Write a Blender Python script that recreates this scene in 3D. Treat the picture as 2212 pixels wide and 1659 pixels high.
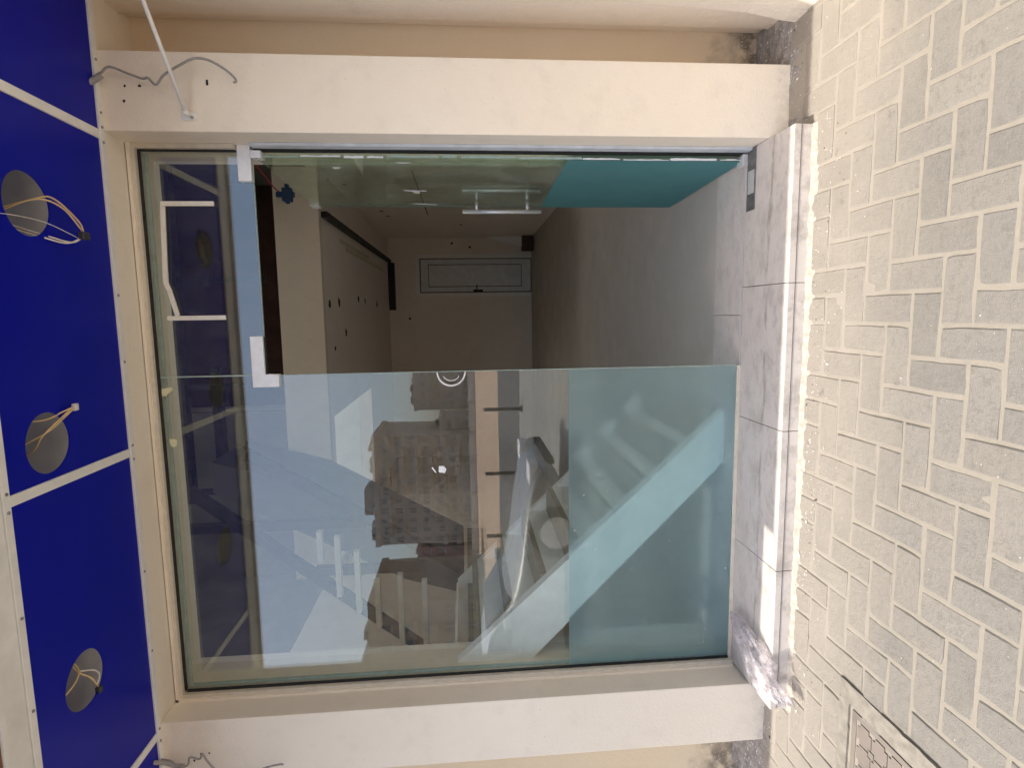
import bpy, bmesh, math, random
from mathutils import Vector, Matrix, noise

random.seed(7)
scene = bpy.context.scene
for o in list(bpy.data.objects):
    bpy.data.objects.remove(o, do_unlink=True)
COL = scene.collection

# ------------------------------------------------------------------ camera
# the photograph was taken with the phone turned on its side: world "up" is picture left
YAW, PITCH, ROLL = .1204, .0797, -.024
CAM = Vector((-.7171, -2.5835, 1.2788))
fw = Vector((-math.sin(YAW) * math.cos(PITCH), math.cos(YAW) * math.cos(PITCH), -math.sin(PITCH)))
rt = Vector((math.cos(YAW), math.sin(YAW), 0))
up = rt.cross(fw)
rt2 = math.cos(ROLL) * rt + math.sin(ROLL) * up
up2 = -math.sin(ROLL) * rt + math.cos(ROLL) * up
cd = bpy.data.cameras.new('camera')
cd.sensor_fit = 'HORIZONTAL'; cd.sensor_width = 36; cd.lens = 36 * 1239.774 / 2212
cd.clip_start = .02; cd.clip_end = 2000
cam = bpy.data.objects.new('camera', cd); COL.objects.link(cam)
ax, ay, az = -up2, rt2, -fw
cam.matrix_world = Matrix(((ax.x, ay.x, az.x, CAM.x), (ax.y, ay.y, az.y, CAM.y), (ax.z, ay.z, az.z, CAM.z), (0, 0, 0, 1)))
scene.camera = cam

# ------------------------------------------------------------------ sky, sun, exposure
SUN = Vector((-.50, -.243, 1.0)).normalized()
world = bpy.data.worlds.new('World'); scene.world = world; world.use_nodes = True
wn = world.node_tree
sky = wn.nodes.new('ShaderNodeTexSky'); sky.sky_type = 'NISHITA'; sky.sun_disc = False
sky.sun_elevation = math.asin(SUN.z); sky.sun_rotation = math.atan2(SUN.x, SUN.y)
sky.dust_density = 4.0; sky.air_density = 1.0; sky.ozone_density = 1.0
bg = wn.nodes['Background']; bg.inputs['Strength'].default_value = .15
wn.links.new(sky.outputs[0], bg.inputs[0])
sd = bpy.data.lights.new('sun', 'SUN'); sd.energy = 2.8; sd.angle = math.radians(.53); sd.color = (1, .94, .845)
sun = bpy.data.objects.new('sun', sd); COL.objects.link(sun)
sun.rotation_euler = SUN.to_track_quat('Z', 'Y').to_euler(); sun.location = (-4, -3, 9)
vs = scene.view_settings
vs.view_transform = 'Standard'; vs.look = 'None'; vs.gamma = 1; vs.exposure = 1.16
vs.use_curve_mapping = False
scene.cycles.max_bounces = 18; scene.cycles.diffuse_bounces = 10; scene.cycles.transparent_max_bounces = 24
scene.cycles.glossy_bounces = 5; scene.cycles.transmission_bounces = 8
scene.cycles.sample_clamp_indirect = 6; scene.cycles.use_denoising = True
scene.cycles.caustics_reflective = False; scene.cycles.caustics_refractive = True; scene.cycles.blur_glossy = 1.0

# ------------------------------------------------------------------ materials
class NT:
    def __init__(s, name):
        s.m = bpy.data.materials.new(name); s.m.use_nodes = True
        s.t = s.m.node_tree; s.t.nodes.clear()
        s.out = s.n('ShaderNodeOutputMaterial')
    def n(s, typ, **kw):
        nd = s.t.nodes.new(typ)
        for k, v in kw.items():
            if k in nd.inputs: nd.inputs[k].default_value = v
            else: setattr(nd, k, v)
        return nd
    def l(s, a, b): s.t.links.new(a, b)
    def coord(s, kind='Object'):
        return s.n('ShaderNodeTexCoord').outputs[kind]
    def world(s):
        return s.n('ShaderNodeNewGeometry').outputs['Position']
    def noise(s, vec, scale, detail=4, rough=.55, stretch=None):
        if stretch:
            mp = s.n('ShaderNodeMapping'); mp.inputs['Scale'].default_value = stretch; s.l(vec, mp.inputs[0]); vec = mp.outputs[0]
        nz = s.n('ShaderNodeTexNoise'); nz.inputs['Scale'].default_value = scale
        nz.inputs['Detail'].default_value = detail; nz.inputs['Roughness'].default_value = rough
        s.l(vec, nz.inputs['Vector']); return nz.outputs['Fac']
    def ramp(s, fac, stops):
        r = s.n('ShaderNodeValToRGB'); el = r.color_ramp.elements
        while len(el) < len(stops): el.new(.5)
        for e, (p, c) in zip(el, stops):
            e.position = p; e.color = (*c, 1) if len(c) == 3 else c
        s.l(fac, r.inputs[0]); return r.outputs[0]
    def maprange(s, v, a, b, c=0, d=1, smooth=True):
        r = s.n('ShaderNodeMapRange')
        if smooth: r.interpolation_type = 'SMOOTHSTEP'
        for i, x in zip((1, 2, 3, 4), (a, b, c, d)): r.inputs[i].default_value = x
        s.l(v, r.inputs[0]); return r.outputs[0]
    def math(s, op, a, b=None):
        m = s.n('ShaderNodeMath'); m.operation = op
        for i, x in enumerate((a, b)):
            if x is None: continue
            if isinstance(x, (int, float)): m.inputs[i].default_value = x
            else: s.l(x, m.inputs[i])
        return m.outputs[0]
    def mix(s, f, a, b, mode='MIX'):
        m = s.n('ShaderNodeMix'); m.data_type = 'RGBA'; m.blend_type = mode
        for sock, x in ((m.inputs[0], f), (m.inputs[6], a), (m.inputs[7], b)):
            if isinstance(x, (int, float)): sock.default_value = x
            elif isinstance(x, tuple): sock.default_value = (*x, 1)
            else: s.l(x, sock)
        return m.outputs[2]
    def sep(s, v):
        return s_out(s, v)
    def bump(s, h, strength=.3, dist=.002):
        b = s.n('ShaderNodeBump'); b.inputs['Strength'].default_value = strength; b.inputs['Distance'].default_value = dist
        s.l(h, b.inputs['Height']); return b.outputs[0]
    def principled(s, color, rough=.7, metal=0, normal=None, spec=.5, **kw):
        p = s.n('ShaderNodeBsdfPrincipled')
        for k, x in (('Base Color', color), ('Roughness', rough), ('Metallic', metal), ('Specular IOR Level', spec), *kw.items()):
            if isinstance(x, (int, float)): p.inputs[k].default_value = x
            elif isinstance(x, tuple): p.inputs[k].default_value = (*x, 1) if len(x) == 3 else x
            else: s.l(x, p.inputs[k])
        if normal is not None: s.l(normal, p.inputs['Normal'])
        return p.outputs[0]
    def done(s, sh):
        s.l(sh, s.out.inputs[0]); return s.m
def s_out(s, v):
    x = s.n('ShaderNodeSeparateXYZ'); s.l(v, x.inputs[0]); return x.outputs

def simple(name, color, rough=.5, metal=0, var=.12, scale=30, bump=0, spec=.5):
    t = NT(name); w = t.world()
    f = t.noise(w, scale, 5)
    lo = tuple(c * (1 - var) for c in color); hi = tuple(min(1, c * (1 + var)) for c in color)
    c = t.ramp(f, [(.3, lo), (.7, hi)])
    nb = t.bump(t.noise(w, scale * 6, 3), bump, .002) if bump else None
    r = t.maprange(t.noise(w, scale * .7, 4), .3, .7, max(.03, rough - .08), min(1, rough + .1))
    return t.done(t.principled(c, r, metal, nb, spec))

M = {}
def plaster(name, base, warm, stain=True):
    t = NT(name); w = t.world(); X = t.sep(w)
    big = t.noise(w, 1.7, 5, .6); med = t.noise(w, 9, 5, .6); fine = t.noise(w, 260, 3, .6)
    c = t.mix(t.maprange(big, .35, .7), base, warm)
    c = t.mix(t.math('MULTIPLY', t.maprange(med, .5, .75), .16), c, (.50, .45, .40))
    # grime creeping up from the pavement, ragged and in patches
    if stain:
        h = t.math('ADD', X[2], t.math('MULTIPLY', t.noise(w, 14, 6, .7), -.20))
        g = t.maprange(h, -.19, -.11, 1, 0)
        g2 = t.math('MULTIPLY', g, t.maprange(t.noise(w, 22, 5, .7), .38, .62))
        c = t.mix(t.math('MULTIPLY', g2, .30), c, (.30, .26, .22))
        sp = t.maprange(t.noise(w, 90, 2, .5), .72, .76)
        c = t.mix(t.math('MULTIPLY', sp, .30), c, (.30, .27, .24))
    bump = t.math('ADD', t.math('ADD', t.math('MULTIPLY', fine, .5), t.math('MULTIPLY', t.noise(w, 70, 4), .8)), t.math('MULTIPLY', t.noise(w, 7, 3, .5, (1, 1, .45)), 2.2))
    return t.done(t.principled(c, .85, 0, t.bump(bump, .55, .004), .25))
M['plaster'] = plaster('painted plaster', (.78, .695, .575), (.80, .722, .612))
M['plaster_old'] = plaster('older plaster', (.68, .56, .41), (.71, .60, .45))
M['plaster_in'] = plaster('interior plaster', (.85, .785, .72), (.88, .82, .755), False)

def recess_mat():
    t = NT('stained shade tan recess plaster'); w = t.world(); X = t.sep(w)
    c = t.mix(t.noise(w, 3, 5), (.70, .55, .37), (.74, .62, .45))  # tan base carries the warm shade of the recess; grime follows
    h = t.math('ADD', X[2], t.math('MULTIPLY', t.noise(w, 11, 5, .6), -.34))
    g = t.math('MULTIPLY', t.maprange(h, -.24, .02, 1, 0), t.maprange(t.noise(w, 17, 5, .62), .28, .60))
    c = t.mix(t.math('MULTIPLY', g, .85), c, (.12, .095, .075))
    sp = t.math('MULTIPLY', g, t.maprange(t.noise(w, 120, 2), .66, .7))
    c = t.mix(sp, c, (.75, .72, .68))
    return t.done(t.principled(c, .9, 0, t.bump(t.noise(w, 120, 4), .6, .004), .2))
M['recess'] = recess_mat()

def paver_mat(name='concrete paver'):
    t = NT(name); w = t.world(); X = t.sep(w)
    rnd = t.n('ShaderNodeObjectInfo').outputs['Random']
    c = t.ramp(rnd, [(0, (.196, .185, .166)), (.25, (.232, .218, .194)), (.5, (.252, .233, .203)), (.75, (.222, .210, .190)), (1, (.266, .248, .218))])
    med = t.noise(w, 38, 7, .72); fine = t.noise(w, 260, 5, .75)
    c = t.mix(t.math('MULTIPLY', t.maprange(med, .46, .66), .42), c, (.145, .134, .116))
    c = t.mix(t.math('MULTIPLY', t.maprange(fine, .52, .68), .60), c, (.29, .268, .235))
    c = t.mix(t.math('MULTIPLY', t.maprange(t.noise(w, 420, 2, .5), .63, .70), .7), c, (.10, .095, .09))
    # pale cement dust trodden out from the building work along the step
    d = t.math('ADD', X[1], t.math('MULTIPLY', t.noise(w, 6, 6, .7), .34))
    dust = t.maprange(d, -.84, -.38)
    c = t.mix(t.math('MULTIPLY', dust, .82), c, (.345, .308, .262))
    spot = t.math('MULTIPLY', t.maprange(t.noise(w, 11, 4, .6), .64, .72), .45)
    c = t.mix(spot, c, (.13, .12, .105))
    film = t.maprange(t.noise(w, 4.5, 5, .65), .42, .68)
    c = t.mix(t.math('MULTIPLY', film, .40), c, (.25, .231, .200))
    b = t.math('ADD', fine, t.math('MULTIPLY', med, 1.2))
    return t.done(t.principled(c, .93, 0, t.bump(b, 1.0, .005), .2))
M['paver'] = paver_mat()

def sand_joint():
    t = NT('sandy joint'); w = t.world(); X = t.sep(w)
    c = t.mix(t.noise(w, 60, 5, .7), (.228, .207, .172), (.285, .260, .220))
    d = t.maprange(t.math('ADD', X[1], t.math('MULTIPLY', t.noise(w, 6, 6, .7), .34)), -.80, -.34)
    c = t.mix(t.math('MULTIPLY', d, .7), c, (.345, .308, .262))
    return t.done(t.principled(c, .96, 0, t.bump(t.noise(w, 400, 4, .7), .8, .003), .15))
M['joint'] = sand_joint()

def cement_mat():
    t = NT('splashed cement'); w = t.world()
    c = t.mix(t.maprange(t.noise(w, 25, 6, .7), .35, .65), (.22, .205, .195), (.36, .335, .31))
    c = t.mix(t.maprange(t.noise(w, 60, 4, .6), .60, .66), c, (.66, .62, .57))
    c = t.mix(t.math('MULTIPLY', t.maprange(t.noise(w, 75, 4, .6), .65, .70), .6), c, (.09, .08, .07))
    return t.done(t.principled(c, .95, 0, t.bump(t.noise(w, 90, 5, .7), .9, .008), .15))
M['cement'] = cement_mat()

def marble_mat():
    t = NT('cream marble'); w = t.world(); X = t.sep(w)
    rnd = t.n('ShaderNodeObjectInfo').outputs['Random']
    c = t.mix(rnd, (.54, .50, .465), (.59, .545, .505))
    c = t.mix(t.math('MULTIPLY', t.maprange(t.noise(w, 7, 6, .65), .4, .7), .35), c, (.50, .455, .415))
    dirt = t.math('MULTIPLY', t.maprange(t.noise(w, 8, 7, .72, (1, 1.8, 1)), .44, .66), t.maprange(X[1], -.39, -.05, .75, .45))
    c = t.mix(dirt, c, (.33, .30, .275))
    c = t.mix(t.math('MULTIPLY', t.maprange(t.noise(w, 45, 6, .7), .56, .70), .40), c, (.70, .66, .61))
    # dried grout smear that runs along the tread
    yy = t.math('ADD', X[1], t.math('MULTIPLY', t.noise(w, 2.2, 3), .10))
    ln = t.maprange(t.math('ABSOLUTE', t.math('ADD', yy, .172)), .004, .016, 1, 0)
    ln = t.math('MULTIPLY', ln, t.maprange(t.noise(w, 9, 5, .7, (1, 5, 1)), .44, .56))
    c = t.mix(t.math('MULTIPLY', ln, .6), c, (.24, .205, .18))
    c = t.mix(t.math('MULTIPLY', t.maprange(t.noise(w, 130, 3, .6), .66, .72), .35), c, (.36, .31, .27))
    return t.done(t.principled(c, t.maprange(t.noise(w, 15, 4), .3, .7, .38, .62), 0, t.bump(t.noise(w, 120, 3), .12, .002), .4))
M['marble'] = marble_mat()

def floor_mat():
    t = NT('dusty floor screed'); w = t.world()
    c = t.mix(t.noise(w, 1.4, 6, .65), (.40, .375, .325), (.48, .45, .40))
    c = t.mix(t.math('MULTIPLY', t.maprange(t.noise(w, 5, 6, .7), .45, .7), .5), c, (.53, .495, .44))
    return t.done(t.principled(c, t.maprange(t.noise(w, 3, 5), .3, .7, .38, .6), 0, t.bump(t.noise(w, 90, 4), .2, .002), .4))
M['floor'] = floor_mat()

def blue_mat():
    t = NT('blue composite panel'); w = t.world()
    c = t.mix(t.noise(w, 5, 4), (.002, .005, .26), (.003, .007, .30))
    return t.done(t.principled(c, .30, 0, None, .14))
M['blue'] = blue_mat()
M['white_alu'] = simple('white aluminium', (.70, .69, .66), .38, 0, .06, 20)
M['white_dirty'] = simple('weathered white sheet', (.66, .65, .62), .5, 0, .14, 6, .1)
M['added_well'] = simple('white paint of added wells', (.86, .85, .82), .8, 0, .04, 6)  # for the added shafts that lighten the interior
M['liner'] = simple('galvanised liner', (.34, .345, .345), .5, .3, .15, 8)
M['brown'] = simple('rusty brown edge', (.20, .075, .04), .7, 0, .3, 40)
M['black'] = simple('black gasket rubber', (.012, .012, .012), .6, 0, .3, 60)
M['tan_frame'] = simple('tan aluminium channel', (.60, .545, .45), .5, 0, .08, 30)
M['jamb'] = simple('grey blue jamb channel', (.55, .58, .61), .5, 0, .14, 14)
M['silver'] = simple('brushed steel', (.72, .71, .69), .36, .45, .06, 60)
M['patch'] = simple('satin patch fitting', (.80, .80, .81), .40, .15, .05, 40)
M['darkplate'] = simple('dark metal plate', (.20, .195, .19), .5, .6, .25, 40)
M['grey_cable'] = simple('grey cable sheath', (.28, .265, .25), .6, 0, .15, 60)
M['yellow_wire'] = simple('cream wire', (.62, .45, .22), .55, 0, .12, 60)
M['white_wire'] = simple('white wire', (.62, .58, .52), .55, 0, .12, 60)
M['dark_wire'] = simple('dark wire', (.03, .03, .035), .5, 0, .2, 60)
M['red_wire'] = simple('red wire', (.38, .03, .03), .5, 0, .2, 60)
M['blue_tape'] = simple('blue insulating tape', (.012, .045, .12), .45, 0, .3, 60)
M['mask_tape'] = simple('masking tape', (.66, .64, .44), .7, 0, .10, 60)
M['white_strip'] = simple('white plastic strip', (.76, .74, .68), .5, 0, .06, 60)
M['paper'] = simple('white paper scrap', (.80, .80, .80), .8, 0, .05, 60)
M['hole'] = simple('dark drilled hole', (.015, .014, .013), .9, 0, .3, 80)
M['screw'] = simple('zinc screw head', (.33, .33, .32), .45, .7, .2, 90)
M['dimmed_upper'] = simple('darkened upper bay concrete', (.14, .135, .125), .9, 0, .2, 4, .3)  # tone darkened so the upper bay looks dim under the added well
M['void'] = simple('dark red brown void tone', (.055, .022, .016), .75, 0, .3, 6)  # near-black tone stands in for the unlit void
M['dark_steel'] = simple('dark steel section', (.022, .018, .019), .55, .3, .3, 30)
M['stair_white'] = simple('white painted stair side', (.90, .89, .87), .6, 0, .06, 12)
M['stair_tread'] = simple('olive beige stair tread', (.34, .30, .22), .5, 0, .15, 12)
M['stair_grey'] = simple('grey flight slab', (.11, .11, .12), .8, 0, .12, 8)
M['door_grey'] = simple('blue grey door paint', (.74, .77, .80), .45, 0, .10, 10)
M['brown_box'] = simple('brown carton', (.09, .05, .035), .8, 0, .2, 20)
M['cream_tape'] = simple('pale tape', (.62, .58, .44), .7, 0, .1, 40)
M['concrete'] = simple('rough concrete collar', (.200, .182, .152), .95, 0, .22, 30, .6)
M['pale_sand'] = simple('swept pale sand', (.40, .36, .305), .97, 0, .22, 55, .8)
M['rubble_w'] = simple('plaster crumbs', (.62, .58, .53), .95, 0, .15, 90)
M['rubble_d'] = simple('dark crumbs', (.07, .06, .052), .95, 0, .3, 90)

def manhole_tile():
    t = NT('worn cover plate'); w = t.world()
    c = t.mix(t.noise(w, 12, 5, .65), (.155, .132, .112), (.205, .176, .150))
    c = t.mix(t.math('MULTIPLY', t.maprange(t.noise(w, 9, 3), .5, .7), .5), c, (.11, .095, .085))
    return t.done(t.principled(c, .7, .1, t.bump(t.noise(w, 200, 4), .4, .002), .4))
M['cover'] = manhole_tile()
M['cover_line'] = simple('dark cover grooves', (.085, .066, .055), .85, 0, .25, 60)

def glass_mat(name, tint, base, dirt=.02):
    t = NT(name); w = t.world()
    tr = t.n('ShaderNodeBsdfTransparent'); tr.inputs[0].default_value = (*tint, 1)
    gl = t.n('ShaderNodeBsdfGlossy'); gl.inputs['Color'].default_value = (.97, .99, 1, 1); gl.inputs['Roughness'].default_value = 0.0
    lw = t.n('ShaderNodeLayerWeight'); lw.inputs['Blend'].default_value = .5
    nrm = t.bump(t.noise(w, .9, 2), .02, .05); t.l(nrm, gl.inputs['Normal'])
    f = t.math('ADD', t.math('MULTIPLY', t.math('POWER', lw.outputs['Facing'], 5), .85), base)
    m = t.n('ShaderNodeMixShader'); t.l(f, m.inputs[0]); t.l(tr.outputs[0], m.inputs[1]); t.l(gl.outputs[0], m.inputs[2])
    df = t.n('ShaderNodeBsdfDiffuse'); df.inputs[0].default_value = (.55, .60, .52, 1) if 'door' in name else (.6, .62, .62, 1)
    dm = t.math('MULTIPLY', t.maprange(t.noise(w, 5, 6, .7), .35, .75), dirt)
    m2 = t.n('ShaderNodeMixShader'); t.l(dm, m2.inputs[0]); t.l(m.outputs[0], m2.inputs[1]); t.l(df.outputs[0], m2.inputs[2])
    return t.done(m2.outputs[0])
M['glass'] = glass_mat('clear shop glass', (.95, .98, .965), .095, .03)
M['door_glass'] = glass_mat('greenish door glass', (.88, .96, .88), .045, .18)  # dirt share raised so a pale veil brightens the dim leaf
M['glass_edge'] = simple('green glass edge', (.36, .46, .42), .3, 0, .1, 30)

def film_mat(name, col, refr):
    t = NT(name); w = t.world()
    v = t.noise(w, 2.5, 4, .6)
    c = t.mix(v, tuple(x * .93 for x in col), tuple(min(1, x * 1.07) for x in col))
    df = t.n('ShaderNodeBsdfDiffuse'); t.l(c, df.inputs[0])
    ts = t.n('ShaderNodeBsdfTranslucent'); t.l(c, ts.inputs[0])
    rf = t.n('ShaderNodeBsdfRefraction'); rf.inputs['IOR'].default_value = 1.12; rf.inputs['Roughness'].default_value = .40
    rf.inputs[0].default_value = (.865, .975, .99, 1)
    fr = t.maprange(t.noise(w, 3.5, 6, .7), .3, .75, refr - .06, refr + .05)
    a = t.n('ShaderNodeMixShader'); a.inputs[0].default_value = .35; t.l(df.outputs[0], a.inputs[1]); t.l(ts.outputs[0], a.inputs[2])
    b = t.n('ShaderNodeMixShader'); t.l(fr, b.inputs[0]); t.l(a.outputs[0], b.inputs[1]); t.l(rf.outputs[0], b.inputs[2])
    return t.done(b.outputs[0])
M['film'] = film_mat('frosted film', (.35, .51, .545), .73)
M['film_door'] = film_mat('teal frosted film', (.19, .43, .45), .42)

def bag_mat():
    t = NT('clear crumpled plastic'); w = t.world()
    tr = t.n('ShaderNodeBsdfTransparent'); tr.inputs[0].default_value = (.93, .92, .93, 1)
    p = t.n('ShaderNodeBsdfPrincipled'); p.inputs['Base Color'].default_value = (.78, .75, .76, 1); p.inputs['Roughness'].default_value = .18
    nb = t.bump(t.noise(w, 18, 3, .5), .55, .02); t.l(nb, p.inputs['Normal'])
    f = t.maprange(t.noise(w, 16, 3, .5), .35, .7, .10, .40)
    m = t.n('ShaderNodeMixShader'); t.l(f, m.inputs[0]); t.l(tr.outputs[0], m.inputs[1]); t.l(p.outputs[0], m.inputs[2])
    return t.done(m.outputs[0])
M['bag'] = bag_mat()
M['asphalt'] = simple('asphalt', (.06, .06, .06), .9, 0, .2, 3)
M['sidewalk_far'] = simple('far paving', (.24, .23, .21), .95, 0, .15, 6)
M['sand'] = simple('pinkish sand', (.42, .29, .20), .95, 0, .12, .25)
M['kerb'] = simple('kerb stone', (.40, .39, .37), .9, 0, .12, 5)
M['town_a'] = simple('beige render', (.50, .47, .42), .9, 0, .08, .3)  # town renders lifted pale to put distance haze into the colour
M['town_b'] = simple('sandy render', (.46, .42, .36), .9, 0, .08, .3)
M['town_c'] = simple('red brown render', (.34, .22, .19), .9, 0, .1, .3)
M['town_d'] = simple('ochre villa render', (.40, .35, .27), .9, 0, .1, .3)
M['town_w'] = simple('white render', (.62, .60, .57), .9, 0, .05, .3)
M['town_glass'] = simple('hazed window glass', (.20, .19, .18), .3, 0, .2, .5)  # lightened to flatten contrast the way haze would
M['car_paint'] = simple('silver car paint', (.33, .335, .34), .28, .35, .04, 3)
M['car_glass'] = simple('car glass', (.02, .022, .025), .08, 0, .1, 5)
M['tyre'] = simple('tyre rubber', (.02, .02, .02), .85, 0, .2, 30)

# ------------------------------------------------------------------ builders
def empty(name, loc, label=None, cat=None, group=None):
    o = bpy.data.objects.new(name, None); COL.objects.link(o); o.location = loc
    o.empty_display_size = .1; o['wl'] = list(loc)
    tag(o, label, cat, group); return o
def tag(o, label=None, cat=None, group=None, kind=None):
    if label: o['label'] = label
    if cat: o['category'] = cat
    if group: o['group'] = group
    if kind: o['kind'] = kind
    return o
WL = {}
def wl(o):
    return WL.get(o.name, Vector(o.location)) if o else Vector((0, 0, 0))
def box(bm, x0, x1, y0, y1, z0, z1):
    vs_ = [bm.verts.new((x, y, z)) for z in (z0, z1) for y in (y0, y1) for x in (x0, x1)]
    for f in ((0, 2, 3, 1), (4, 5, 7, 6), (0, 1, 5, 4), (2, 6, 7, 3), (0, 4, 6, 2), (1, 3, 7, 5)):
        bm.faces.new([vs_[i] for i in f])
def mk(name, bm, mat, parent=None, bevel=0, smooth=False, seg=2, origin=None):
    if bevel:
        bmesh.ops.bevel(bm, geom=list(bm.edges), offset=bevel, segments=seg, affect='EDGES', profile=.6)
    bmesh.ops.recalc_face_normals(bm, faces=list(bm.faces))
    if origin is None:
        lo = Vector((min(v.co[i] for v in bm.verts) for i in range(3))); hi = Vector((max(v.co[i] for v in bm.verts) for i in range(3)))
        origin = (lo + hi) / 2; origin.z = lo.z
    origin = Vector(origin)
    for v in bm.verts: v.co -= origin
    me = bpy.data.meshes.new(name); bm.to_mesh(me); bm.free()
    if smooth:
        for p in me.polygons: p.use_smooth = True
    me.materials.append(M[mat] if isinstance(mat, str) else mat)
    o = bpy.data.objects.new(name, me); COL.objects.link(o)
    o.location = origin - wl(parent)
    WL[o.name] = origin
    if parent: o.parent = parent
    return o
def bx(name, mat, parent, *c, bevel=0, seg=2):
    bm = bmesh.new(); box(bm, *c); return mk(name, bm, mat, parent, bevel, seg=seg)
def tube_bm(bm, pts, r, n=8, caps=True):
    pts = [Vector(p) for p in pts]; rings = []
    nrm = None
    for i, p in enumerate(pts):
        t = (pts[min(i + 1, len(pts) - 1)] - pts[max(i - 1, 0)]).normalized()
        if nrm is None:
            nrm = t.orthogonal().normalized()
        else:
            nrm = (nrm - t * nrm.dot(t)).normalized()
        bi = t.cross(nrm); rr = r[i] if isinstance(r, (list, tuple)) else r
        rings.append([bm.verts.new(p + (nrm * math.cos(2 * math.pi * k / n) + bi * math.sin(2 * math.pi * k / n)) * rr) for k in range(n)])
    for a, b in zip(rings, rings[1:]):
        for k in range(n): bm.faces.new((a[k], a[(k + 1) % n], b[(k + 1) % n], b[k]))
    if caps:
        bm.faces.new(rings[0][::-1]); bm.faces.new(rings[-1])
def tube(name, mat, parent, pts, r, n=8):
    bm = bmesh.new(); tube_bm(bm, pts, r, n); return mk(name, bm, mat, parent, smooth=True)
def spline(pts, k=6):
    P = [Vector(p) for p in pts]; out = []
    for i in range(len(P) - 1):
        a, b, c, d = P[max(i - 1, 0)], P[i], P[i + 1], P[min(i + 2, len(P) - 1)]
        for j in range(k):
            t = j / k
            out.append(.5 * ((2 * b) + (c - a) * t + (2 * a - 5 * b + 4 * c - d) * t * t + (3 * b - a - 3 * c + d) * t ** 3))
    out.append(P[-1]); return out
def prism(bm, poly, axis, a, b):
    """extrude a 2-D polygon along axis (1 = Y with (x, z) points, 0 = X with (y, z), 2 = Z with (x, y))"""
    def P(u, v, w): return {1: (u, w, v), 0: (w, u, v), 2: (u, v, w)}[axis]
    A = [bm.verts.new(P(u, v, a)) for u, v in poly]; B = [bm.verts.new(P(u, v, b)) for u, v in poly]
    bm.faces.new(A); bm.faces.new(B[::-1])
    n = len(poly)
    for i in range(n): bm.faces.new((A[i], B[i], B[(i + 1) % n], A[(i + 1) % n]))
def disc(bm, c, r, axis, depth, n=14, wob=0):
    pts = []
    for k in range(n):
        a = 2 * math.pi * k / n; rr = r * (1 + random.uniform(-wob, wob))
        u, v = math.cos(a) * rr, math.sin(a) * rr
        pts.append({1: (c[0] + u, c[2] + v), 0: (c[1] + u, c[2] + v), 2: (c[0] + u, c[1] + v)}[axis])
    w = c[axis]; prism(bm, pts, axis, w, w + depth)
def struct(o):
    o['kind'] = 'structure'; return o

ZG = -.08           # pavement level; the shop floor is 0
W = 2.446           # width of the glazed opening
HT = 2.626          # its height
WD = .965           # door opening
DH = 2.15

# ------------------------------------------------------------------ ground, road
def sheet(name, mat, x0, x1, y0, y1, z, sub=1):
    bm = bmesh.new()
    vsx = [[bm.verts.new((x0 + (x1 - x0) * i / sub, y0 + (y1 - y0) * j / sub, z)) for i in range(sub + 1)] for j in range(sub + 1)]
    for j in range(sub):
        for i in range(sub): bm.faces.new((vsx[j][i], vsx[j][i + 1], vsx[j + 1][i + 1], vsx[j + 1][i]))
    return struct(mk(name, bm, mat, origin=(0, 0, z)))
ground = sheet('ground', 'sand', -700, 700, -1000, 400, -.30)
road = sheet('road', 'asphalt', -300, 300, -24.7, -11.9, -.235)
bm = bmesh.new(); box(bm, -300, 300, -11.9, -11.72, -.29, -.085); kerb = struct(mk('kerb', bm, 'kerb'))
bm = bmesh.new(); box(bm, -300, 300, -11.72, -3.2, -.28, -.090); far_pave = struct(mk('sidewalk', bm, 'sidewalk_far'))
bm = bmesh.new()          # sand bed with an uneven surface, so that the joints fill to different heights
nx_, ny_ = 260, 110; g_ = []
for j in range(ny_ + 1):
    g_.append([])
    for i in range(nx_ + 1):
        x = -4 + 5.2 * i / nx_; y = -2.2 + 2.22 * j / ny_
        g_[-1].append(bm.verts.new((x, y, -.0840 + .0026 * noise.noise((x * 7, y * 7, 0)) + .0016 * noise.noise((x * 31, y * 31, 3)))))
for j in range(ny_):
    for i in range(nx_): bm.faces.new((g_[j][i], g_[j][i + 1], g_[j + 1][i + 1], g_[j + 1][i]))
box(bm, -9, 6, -3.2, .02, -.28, -.089)
pavement = struct(mk('pavement', bm, 'joint', origin=(0, 0, -.0855)))

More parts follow.
